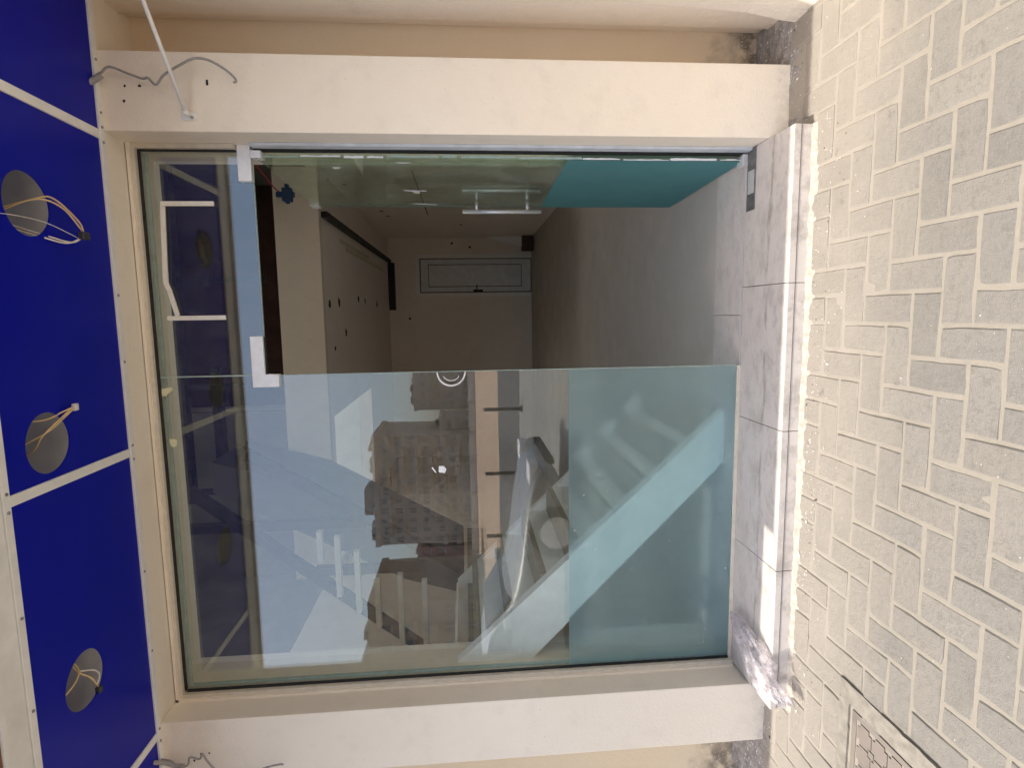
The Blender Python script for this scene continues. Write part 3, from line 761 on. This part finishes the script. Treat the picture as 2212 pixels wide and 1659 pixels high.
# tiny paint specks on the film
r = random.Random(11); bm = bmesh.new()
for _ in range(60):
    x = r.uniform(-W + .05, -WD - .02); z = r.uniform(.03, .80); s = r.choice((.0016, .0018, .0022, .003))
    disc(bm, (x, GY0 - .0034, z), s, 1, .0008, 6, .3)
sp = mk('paint_speck', bm, 'paper', gf); sp['kind'] = 'stuff'
# channels: tan aluminium with a dark gasket line against the glass
CH = [(-W + .0005, -W + .026, .0, HT - .0005), (-W + .026, -.020, HT - .026, HT - .0005)]
for (x0, x1, z0, z1) in CH:
    bx('channel', 'tan_frame', gf, x0, x1, -.040, -.012, z0, z1, bevel=.0012, seg=1)
bx('channel', 'tan_frame', gf, -.020, -.0008, -.040, -.012, DH + .06, HT - .0005, bevel=.0012, seg=1)
bx('channel', 'tan_frame', gf, -W + .026, -WD, -.016, -.0075, .0006, .018, bevel=.001, seg=1)
bx('gasket', 'black', gf, -W + .0265, -W + .034, -.020, -.0065, .02, HT - .035)
bx('gasket', 'black', gf, -W + .034, -.0215, -.020, -.0065, HT - .034, HT - .0265)
bx('gasket', 'black', gf, -.0275, -.0210, -.020, -.0065, DH + .06, HT - .0345)
bx('inner_channel', 'glass_edge', gf, -W + .0345, -W + .047, .0065, .02, .02, HT - .05)
bx('inner_channel', 'glass_edge', gf, -W + .047, -.03, .0065, .02, HT - .048, HT - .035)
# jamb beside the door
bx('jamb_channel', 'jamb', gf, -.013, -.0008, -.060, .035, .001, DH - .01, bevel=.001, seg=1)
bx('jamb_gap', 'hole', gf, -.020, -.0132, -.012, .020, .02, DH - .01)
# patch fittings
bx('patch_fitting', 'patch', gf, -.146, .0, -.018, -.0065, DH + .002, DH + .056, bevel=.002)
bx('patch_fitting', 'patch', gf, -.1455, -.001, .0065, .018, DH + .002, DH + .056, bevel=.002)
pv = bx('pivot_clamp', 'patch', gf, -.052, -.022, -.024, .03, DH - .042, DH + .001, bevel=.003)
for yy in (-.017, .02):
    bx('clamp_screw', 'screw', gf, -.054, -.0505, yy - .003, yy + .003, DH - .024, DH - .018)
bm = bmesh.new()
prism(bm, [(-1.016, DH + .055), (-.794, DH + .055), (-.794, DH + .001), (-.962, DH + .001), (-.962, DH - .057), (-1.016, DH - .057)], 1, -.018, -.0065)
mk('corner_patch', bm, 'patch', gf, .002)
bm = bmesh.new()
prism(bm, [(-1.016, DH + .055), (-.794, DH + .055), (-.794, DH + .001), (-.962, DH + .001), (-.962, DH - .057), (-1.016, DH - .057)], 1, .0065, .018)
mk('corner_patch', bm, 'patch', gf, .002)
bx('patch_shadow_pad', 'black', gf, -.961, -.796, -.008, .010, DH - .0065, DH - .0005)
# half-round finger ring at the free edge of the fixed pane
bm = bmesh.new(); pts = [(-.967 - .062 * math.sin(a), -.012, 1.345 + .062 * math.cos(a)) for a in [math.pi * k / 20 for k in range(21)]]
tube_bm(bm, pts, .0045, 8); mk('lock_ring', bm, 'silver', gf, smooth=True)
bm = bmesh.new(); pts = [(-.967 - .040 * math.sin(a), -.010, 1.345 + .040 * math.cos(a)) for a in [math.pi * (.15 + .7 * k / 14) for k in range(15)]]
tube_bm(bm, pts, .0022, 6); mk('lock_ring', bm, 'silver', gf, smooth=True)

# the door leaf, opened inwards about its right edge
door = empty('glass_door', (-.045, 0, 0), 'greenish glass door swung fully inwards with a steel pull handle', 'door')
phi = .033
def dpt(y, x=0): return Vector((-.040 + x * math.cos(phi) - y * math.sin(phi), y * math.cos(phi) + x * math.sin(phi)))
def dbox(name, mat, x0, x1, y0, y1, z0, z1, bevel=0, parent=None):
    bm = bmesh.new(); box(bm, x0, x1, y0, y1, z0, z1)
    if bevel: bmesh.ops.bevel(bm, geom=list(bm.edges), offset=bevel, segments=2, affect='EDGES')
    for v in bm.verts:
        q = dpt(v.co.y, v.co.x); v.co.x, v.co.y = q.x, q.y
    return mk(name, bm, mat, parent or door)
WLF = .935
dbox('pane', 'door_glass', -.006, .006, .002, WLF, .014, DH - .014)
dbox('frosted_film', 'film_door', -.0088, -.0068, .004, WLF - .003, .016, .812)
dbox('edge', 'glass_edge', -.0055, .0055, WLF, WLF + .0012, .016, DH - .016)
# pale strips painted in for the gleam of the polished hinge edge
r = random.Random(4); z = .03; k = 0
while z < DH - .06:
    L = r.uniform(.05, .24); wd = r.uniform(.004, .010); o0 = r.uniform(-.006, .0)
    bm = bmesh.new(); n = 8; prev = None
    pl = [(o0 - r.uniform(0, .0012), z + L * i / n) for i in range(n + 1)] + [(o0 + wd + r.uniform(-.0025, .0012), z + L * (n - i) / n) for i in range(n + 1)]
    prism(bm, pl, 1, -.0028, .0)
    for v in bm.verts:
        q = dpt(v.co.y, v.co.x); v.co.x, v.co.y = q.x, q.y
    mk('edge_glint', bm, 'patch' if r.random() < .8 else 'glass_edge', door); z += L + r.uniform(.001, .02)
dbox('top_clamp', 'patch', -.014, .014, WLF - .05, WLF + .012, DH - .055, DH - .004, .002)
dbox('lock_roller', 'silver', -.020, .020, WLF - .012, WLF + .018, DH - .040, DH - .022, .003)
for s, y in ((-1, .80), (1, .80)):
    bm = bmesh.new(); q = dpt(y, s * .062)
    tube_bm(bm, [(q.x, q.y, .825), (q.x, q.y, 1.275)], .0125, 14); h = mk('pull_handle', bm, 'silver', door)
    for p in h.data.polygons: p.use_smooth = len(p.vertices) == 4
    for zz in (.905, 1.195):
        a, b = dpt(y, s * .007), dpt(y, s * .052)
        tube('standoff', 'silver', h, [(a.x, a.y, zz), (b.x, b.y, zz)], .009, 10)
# scraps of label left on the door
def scrap(name, pts, mat, parent):
    bm = bmesh.new(); prism(bm, pts, 0, -.0085, -.0066)
    for v in bm.verts:
        q = dpt(v.co.y, v.co.x); v.co.x, v.co.y = q.x, q.y
    return mk(name, bm, mat, parent)
scrap('paper_scrap', [(.55, 1.56), (.56, 1.535), (.60, 1.53), (.60, 1.50), (.56, 1.50), (.555, 1.46), (.545, 1.47), (.54, 1.52), (.535, 1.58)], 'paper', door)
scrap('paper_scrap', [(.84, 1.56), (.86, 1.53), (.87, 1.46), (.88, 1.42), (.86, 1.44), (.845, 1.50)], 'paper', door)
scrap('paper_scrap', [(.05, 1.56), (.066, 1.545), (.055, 1.50)], 'paper', door)
scrap('paper_scrap', [(.13, 1.85), (.15, 1.85), (.155, 1.83), (.135, 1.815), (.125, 1.83)], 'paper', door)

# bits stuck on the shopfront glass
def plate(name, label, cat, poly, mat, y=-.0075, th=.0011, group=None):
    bm = bmesh.new(); prism(bm, poly, 1, y, y + th)
    return tag(mk(name, bm, mat), label, cat, group)
plate('masking_tape', 'flared scrap of yellow masking tape nearest the glass joint', 'tape', [(-1.012, 2.590), (-1.046, 2.595), (-1.046, 2.572), (-1.036, 2.566), (-1.020, 2.545), (-1.008, 2.545)], 'mask_tape', -.0078)
plate('masking_tape', 'squarish scrap of yellow masking tape farther from the glass joint', 'tape', [(-1.232, 2.576), (-1.238, 2.545), (-1.262, 2.547), (-1.272, 2.556), (-1.270, 2.570), (-1.250, 2.577)], 'mask_tape', -.0078)
plate('paper_label', 'torn white paper label stuck on the fixed glass pane', 'paper', [(-1.398, 1.412), (-1.428, 1.414), (-1.432, 1.385), (-1.412, 1.378), (-1.405, 1.388), (-1.400, 1.384)], 'paper', -.0078)
plate('paper_sliver', 'thin white paper sliver beside the torn label on glass', 'paper', [(-1.402, 1.440), (-1.428, 1.424), (-1.430, 1.428), (-1.406, 1.446)], 'paper', -.0078)
ts = empty('trim_strip', (-.47, .01, 2.3), 'bent white plastic strip stuck on the transom glass', 'strip')
def strip(a, b, w, nm='strip_length'):
    a, b = Vector(a), Vector(b); d = (b - a).normalized(); nn = Vector((-d.y, d.x)) * w / 2
    bm = bmesh.new(); prism(bm, [tuple(a + nn), tuple(b + nn), tuple(b - nn), tuple(a - nn)], 1, -.0125, -.0066); mk(nm, bm, 'white_strip', ts)
strip((-.236, 2.530), (-.236, 2.315), .019)
strip((-.2465, 2.522), (-.556, 2.535), .019)
strip((-.556, 2.537), (-.600, 2.520), .019)
strip((-.598, 2.522), (-.701, 2.498), .019)
strip((-.711, 2.540), (-.711, 2.300), .019)

# ------------------------------------------------------------------ things on the pilasters
rod = empty('stay_rod', (.057, -.19, 2.309), 'white metal stay rod bolted to the right pilaster', 'rod')
tube('tube', 'white_alu', rod, [(.066, -.215, 2.312), (.30, -.36, 2.335), (.62, -.56, 2.362)], .0075, 12)
bx('foot_plate', 'white_alu', rod, .040, .070, -.192, -.187, 2.283, 2.335, bevel=.002)
bx('foot_tongue', 'white_alu', rod, .052, .072, -.222, -.190, 2.304, 2.317, bevel=.003)
bm = bmesh.new(); disc(bm, (.05, -.196, 2.298), .006, 1, .004, 8); mk('bolt', bm, 'screw', rod)
cb = empty('wall_cable', (.18, -.2, 2.1), 'grey cable curling down the right pilaster from under the canopy', 'cable')
tube('cable', 'grey_cable', cb, spline([(.175, -.205, 2.66), (.19, -.225, 2.60), (.215, -.225, 2.565), (.195, -.22, 2.505), (.178, -.22, 2.455), (.178, -.225, 2.43), (.155, -.225, 2.405), (.185, -.235, 2.37), (.215, -.245, 2.31), (.240, -.25, 2.25), (.236, -.245, 2.20), (.210, -.24, 2.15), (.185, -.235, 2.12), (.170, -.232, 2.112), (.165, -.23, 2.122)], 6), .0045, 8)
tube('conduit_end', 'grey_cable', cb, spline([(.150, -.235, 2.648), (.165, -.225, 2.628), (.190, -.215, 2.60)], 4), .0115, 10)
cb2 = empty('wall_cable', (-2.6, -.2, 2.1), 'thin grey cable sagging on the left pilaster below the soffit', 'cable')
tube('cable', 'grey_cable', cb2, spline([(-2.595, -.205, 2.66), (-2.60, -.215, 2.585), (-2.632, -.22, 2.545), (-2.62, -.22, 2.51), (-2.588, -.22, 2.50), (-2.598, -.22, 2.46), (-2.575, -.22, 2.448), (-2.61, -.225, 2.425), (-2.66, -.23, 2.38), (-2.69, -.23, 2.31), (-2.68, -.23, 2.25), (-2.655, -.23, 2.19), (-2.645, -.228, 2.13), (-2.648, -.226, 2.11)], 6), .0042, 8)
tube('conduit_end', 'grey_cable', cb2, spline([(-2.575, -.25, 2.640), (-2.600, -.225, 2.60), (-2.625, -.215, 2.565), (-2.628, -.215, 2.53)], 4), .009, 10)
pil_r = [o for o in shop.children if o.name.startswith('pilaster')][0]
pil_l = [o for o in shop.children if o.name.startswith('pilaster')][1]
for (x, z, rr, p) in ((.163, 2.536, .0045, pil_r), (.164, 2.483, .0055, pil_r), (.109, 2.544, .0050, pil_r), (.050, 2.30, .004, pil_r),
                      (-2.60, 2.47, .004, pil_l), (-2.63, 2.50, .004, pil_l), (-2.60, 2.435, .004, pil_l)):
    bm = bmesh.new(); disc(bm, (x, -.1875, z), rr, 1, .004, 9, .3); mk('drill_hole', bm, 'hole', p)
bx('drill_slot', 'hole', pil_r, .170, .190, -.1875, -.184, 2.232, 2.240)

# ------------------------------------------------------------------ plastic bag on the step
def bag():
    bm = bmesh.new(); bmesh.ops.create_icosphere(bm, subdivisions=5, radius=1)
    for v in bm.verts:
        p = v.co.copy()
        n1 = noise.noise(p * 1.9 + Vector((3, 1, 7))); n2 = abs(noise.noise(p * 4.2)); n3 = abs(noise.noise(p * 9 + Vector((5, 5, 5))))
        s = 1 + .34 * n1 - .42 * n2 - .05 * n3
        t = p.y                                   # long axis across the step: inner end thin, outer end full
        wdt = .090 + .030 * -t
        q = Vector((p.x * s * wdt, p.y * s * .215, p.z * s * (.040 + .012 * -t)))
        v.co = Vector((-2.235 + q.x + .085 * (q.y / .215), -.275 + q.y, .036 + q.z))
        if v.co.y > -.375: v.co.z = max(v.co.z, .0015 + .004 * n2)
        else:                                     # sags over the front edge of the step
            d = -.375 - v.co.y; v.co.z -= d * .55
            v.co.z = max(v.co.z, ZG + .004)
    return tag(mk('plastic_bag', bm, 'bag', smooth=True), 'crumpled clear plastic bag lying on the left end of the step', 'bag')
bag()

# ------------------------------------------------------------------ inspection cover
mh = empty('inspection_cover', (-2.4, -1.03, ZG), 'patterned brown inspection cover in a concrete collar among the pavers', 'cover')
x0, x1, y0, y1 = MH
def collar(a, b, c, d):
    bm = bmesh.new(); nx = max(2, int((b - a) / .02)); ny = max(2, int((d - c) / .02)); g = []
    for j in range(ny + 1):
        g.append([bm.verts.new((a + (b - a) * i / nx + .004 * noise.noise((j * .9, i * .7, 2)), c + (d - c) * j / ny + .004 * noise.noise((i * .8, j * .6, 9)), ZG + .0055 + .003 * noise.noise((i * .8 + a * 30, j * .8, 4)))) for i in range(nx + 1)])
    for j in range(ny):
        for i in range(nx): bm.faces.new((g[j][i], g[j][i + 1], g[j + 1][i + 1], g[j + 1][i]))
    ext = bmesh.ops.extrude_face_region(bm, geom=list(bm.faces))
    for v in [e for e in ext['geom'] if isinstance(e, bmesh.types.BMVert)]: v.co.z -= .04
    mk('collar', bm, 'concrete', mh)
cw = .072
collar(x1 - cw, x1, y0, y1); collar(x0, x0 + cw, y0, y1); collar(x0 + cw, x1 - cw, y1 - cw + .02, y1); collar(x0 + cw, x1 - cw, y0, y0 + cw)
px0, px1, py0, py1 = x0 + cw + .012, x1 - cw - .012, y0 + cw + .012, y1 - cw + .006
bx('cover_bed', 'cover_line', mh, px0, px1, py0, py1, ZG - .03, ZG - .0075)
for a in ((px0, px1, py1 - .022, py1), (px0, px1, py0, py0 + .022), (px1 - .022, px1, py0 + .0225, py1 - .0225), (px0, px0 + .022, py0 + .0225, py1 - .0225)):
    bx('cover_rim', 'cover', mh, *a, ZG - .02, ZG + .001, bevel=.0015, seg=1)
qx0, qx1, qy0, qy1 = px0 + .025, px1 - .025, py0 + .025, py1 - .025
nc = 6; sx, sy = (qx1 - qx0) / nc, (qy1 - qy0) / nc
c_ = .016; g_ = .0028
bm = bmesh.new()
oct_ = [(-sx / 2 + c_, -sy / 2 + g_), (sx / 2 - c_, -sy / 2 + g_), (sx / 2 - c_, -sy / 2 + c_), (sx / 2 - g_, -sy / 2 + c_), (sx / 2 - g_, sy / 2 - c_), (sx / 2 - c_, sy / 2 - c_),
        (sx / 2 - c_, sy / 2 - g_), (-sx / 2 + c_, sy / 2 - g_), (-sx / 2 + c_, sy / 2 - c_), (-sx / 2 + g_, sy / 2 - c_), (-sx / 2 + g_, -sy / 2 + c_), (-sx / 2 + c_, -sy / 2 + c_)]
prism(bm, oct_, 2, -.010, 0); bmesh.ops.recalc_face_normals(bm, faces=list(bm.faces))
me_t = bpy.data.meshes.new('cover_tile'); bm.to_mesh(me_t); bm.free(); me_t.materials.append(M['cover'])
bm = bmesh.new(); q_ = c_ - .0045; prism(bm, [(-q_, -q_), (q_, -q_), (q_, q_), (-q_, q_)], 2, -.010, 0); bmesh.ops.recalc_face_normals(bm, faces=list(bm.faces))
me_s = bpy.data.meshes.new('cover_stud'); bm.to_mesh(me_s); bm.free(); me_s.materials.append(M['cover'])
for i in range(nc):
    for j in range(nc):
        o = bpy.data.objects.new('cover_tile', me_t); COL.objects.link(o); o.parent = mh
        o.location = Vector((qx0 + sx * (i + .5), qy0 + sy * (j + .5), ZG - .0008)) - mh.location
        if i and j:
            s = bpy.data.objects.new('cover_stud', me_s); COL.objects.link(s); s.parent = mh
            s.location = Vector((qx0 + sx * i, qy0 + sy * j, ZG - .0006)) - mh.location

# ------------------------------------------------------------------ across the street: seen mirrored in the pane
def wheel(parent, x, y, rad, w):
    bm = bmesh.new(); disc(bm, (x, y - w / 2, rad + ZG - .01), rad, 1, w, 28); wh = mk('wheel', bm, 'tyre', parent, .02)
    bm = bmesh.new(); disc(bm, (x, y - w / 2 - .012, rad + ZG - .01), rad * .62, 1, w + .024, 20); mk('rim', bm, 'silver', wh)
def car(x, y, label):
    g = ZG - .01; e = empty('parked_car', (x - 2.1, y, g), label, 'car')
    KZ = .90
    prof = [(0, .34), (-.02, .56), (-.18, .70), (-.62, .80), (-1.72, .92), (-2.25, 1.30), (-2.60, 1.40), (-3.20, 1.38), (-3.75, 1.05), (-4.25, 1.00), (-4.32, .60), (-4.28, .30), (-3.80, .22), (-.5, .22)]
    bm = bmesh.new(); ys = [(-.88, .80), (-.84, .94), (-.55, 1), (.55, 1), (.84, .94), (.88, .80)]; rings = []
    for yy, s in ys:
        rings.append([])
        for px, pz in prof:
            cy = yy * (1 - max(0, pz - .9) * .42); cxx = -2.15 + (px + 2.15) * (.97 + .03 * s)
            rings[-1].append(bm.verts.new((x + cxx, y + cy, g + (.22 + (pz - .22) * s) * KZ)))
    for a, b in zip(rings, rings[1:]):
        for k in range(len(prof)): bm.faces.new((a[k], a[(k + 1) % len(prof)], b[(k + 1) % len(prof)], b[k]))
    bm.faces.new(rings[0]); bm.faces.new(rings[-1][::-1])
    bmesh.ops.recalc_face_normals(bm, faces=list(bm.faces)); cb_ = mk('body', bm, 'car_paint', e, 0, True); md = cb_.modifiers.new('round', 'SUBSURF'); md.levels = md.render_levels = 2
    for s in (-1, 1):
        bm = bmesh.new(); pts = [(-1.80, .96), (-2.28, 1.28), (-2.62, 1.35), (-3.15, 1.33), (-3.58, 1.05)]
        vv = [bm.verts.new((x + a, y + s * (.895 - max(0, b - .9) * .37), g + b * KZ)) for a, b in pts]; ww = [bm.verts.new((v.co.x, v.co.y - s * .05, v.co.z)) for v in vv]
        bm.faces.new(vv); bm.faces.new(ww[::-1])
        for k in range(5): bm.faces.new((vv[k], ww[k], ww[(k + 1) % 5], vv[(k + 1) % 5]))
        mk('side_window', bm, 'car_glass', e)
        for wx in (-.85, -3.45): wheel(e, x + wx, y + s * .80, .32, .20)
        bx('headlight', 'patch', e, x - .30, x - .02, y + s * .62 - .16, y + s * .62 + .16, g + .51, g + .63, bevel=.03)
        bx('door_handle', 'silver', e, x - 2.55, x - 2.35, y + s * .875 - .02, y + s * .875 + .02, g + .77, g + .80, bevel=.006)
        bx('mirror', 'car_paint', e, x - 1.98, x - 1.83, y + s * .98 - .09, y + s * .98 + .09, g + .88, g + .99, bevel=.03)
    bm = bmesh.new(); vv = [bm.verts.new(p) for p in ((x - 1.78, y - .72, g + .865), (x - 1.78, y + .72, g + .865), (x - 2.23, y + .60, g + 1.17), (x - 2.23, y - .60, g + 1.17))]; f = bm.faces.new(vv)
    ext = bmesh.ops.extrude_face_region(bm, geom=[f])
    for v in [q for q in ext['geom'] if isinstance(q, bmesh.types.BMVert)]: v.co += Vector((.02, 0, .025))
    mk('windscreen', bm, 'car_glass', e)
    bx('bumper', 'tyre', e, x - .06, x + .012, y - .66, y + .66, g + .30, g + .40, bevel=.02)
car(-2.50, -4.95, 'silver car parked behind the viewer, mirrored low in the fixed pane')

bset = 'dark bollards along the kerb'
for k, x in enumerate((-1.45, -3.0, -4.6, -6.2, -7.8)):
    e = empty('bollard', (x, -11.2, -.09), ('first', 'second', 'third', 'fourth', 'fifth')[k] + ' slim dark bollard along the kerb counted from the open door side', 'bollard', bset)
    bm = bmesh.new(); tube_bm(bm, [(x, -11.2, -.09), (x, -11.2, .80)], .045, 12); mk('post', bm, 'dark_steel', e, smooth=False)
    bm = bmesh.new(); tube_bm(bm, [(x, -11.2, .80), (x, -11.2, .83), (x, -11.2, .86)], [.055, .055, .03], 12); mk('cap', bm, 'dark_steel', e)
    bm = bmesh.new(); tube_bm(bm, [(x, -11.2, -.09), (x, -11.2, -.05)], .08, 12); mk('base', bm, 'dark_steel', e)

def building(name, label, x0, x1, y, depth, h, mat, rows, cols, ww, wh_, parapet=.8, tower=None):
    e = empty(name, ((x0 + x1) / 2, y - depth / 2, -.3), label, 'building')
    bx('wall', mat, e, x0, x1, y - depth, y, -.35, h - parapet)
    for a in ((x0 - .2, x1 + .2, y - .25, y + .2), (x0 - .2, x1 + .2, y - depth - .2, y - depth + .25), (x0 - .2, x0 + .25, y - depth + .26, y - .26), (x1 - .25, x1 + .2, y - depth + .26, y - .26)):
        bx('parapet', mat, e, *a, h - parapet + .01, h)
    if tower:
        bx('roof_room', mat, e, tower[0], tower[1], y - depth * .7, y - depth * .3, h - parapet + .012, tower[2])
    bm = bmesh.new(); box(bm, -ww / 2, ww / 2, -.12, .03, 0, wh_); bmesh.ops.recalc_face_normals(bm, faces=list(bm.faces))
    me = bpy.data.meshes.new('window'); bm.to_mesh(me); bm.free(); me.materials.append(M['town_glass'])
    bm = bmesh.new(); box(bm, -ww / 2 - .15, ww / 2 + .15, 0, .14, -.14, 0); box(bm, -.05, .05, .031, .06, .001, wh_); bmesh.ops.recalc_face_normals(bm, faces=list(bm.faces))
    ms = bpy.data.meshes.new('sill'); bm.to_mesh(ms); bm.free(); ms.materials.append(M['town_w'])
    fh = (h - parapet) / rows
    rr = random.Random(int(x0 * 7)); 
    for j in range(1, rows):
        for i in range(cols):
            if rr.random() < .42:
                xx = x0 + (x1 - x0) * (i + .5) / cols
                b_ = bx('balcony', mat, e, xx - ww * .8, xx + ww * .8, y + .15, y + 1.2, fh * j + fh * .10, fh * j + fh * .22)
                bx('balcony_front', mat, b_, xx - ww * .8, xx + ww * .8, y + 1.1, y + 1.2, fh * j + fh * .221, fh * j + fh * .45)
    for k in range(max(2, cols + 3)):
        xx = rr.uniform(x0 + .4, x1 - 1.4); wv = rr.uniform(.4, 1.3); hv = rr.uniform(.2, .9)
        bx('roof_unit', rr.choice(('town_a', 'town_b', 'liner')), e, xx, xx + wv, y - depth * rr.uniform(.15, .28), y - .6, h - parapet + .014, h + hv)
    for i in range(cols):
        for j in range(rows):
            o = bpy.data.objects.new('window', me); COL.objects.link(o); o.parent = e; o.scale = (rr.choice((.6, 1, 1, 1.4)), 1, rr.choice((.75, 1, 1, 1.15)))
            o.location = Vector((x0 + (x1 - x0) * (i + .5) / cols, y, fh * j + fh * .32)) - e.location
            q = bpy.data.objects.new('sill', ms); COL.objects.link(q); q.parent = o
    return e
building('apartment_block', 'large sandy apartment block with window rows, mirrored in the fixed pane', -42.4, -22.1, -100, 14, 18.5, 'town_b', 7, 11, .95, 1.25, 1.0, (-38, -33, 21))
building('apartment_block', 'plain beige block mirrored at the door edge of the fixed pane', -19.4, -3, -112, 12, 11.8, 'town_a', 4, 8, .95, 1.2)
building('low_house', 'low beige house between the two mirrored apartment blocks', -22.0, -19.6, -104, 8, 6.5, 'town_a', 2, 1, 1.1, 1.2)
building('town_house', 'red brown house left of the large mirrored block', -54.5, -43.2, -100, 12, 11.0, 'town_c', 4, 6, .9, 1.1)
building('corner_villa', 'ochre villa mirrored nearest the left pilaster', -48, -33.0, -60, 12, 13.0, 'town_d', 5, 7, .95, 1.2, .9, (-46, -42, 14.6))
wl_ = empty('boundary_wall', (-30, -92, -.3), 'long low pale wall at the foot of the mirrored town', 'wall')
for k in range(14):
    bx('wall_bay', 'town_w', wl_, -72 + k * 5.2, -72 + k * 5.2 + 4.7, -92.2, -92, -.35, .9)
    bx('pier', 'town_b', wl_, -72.4 + k * 5.2, -72 + k * 5.2 - .02, -92.3, -91.9, -.35, 1.3)
print('pavers', npv)
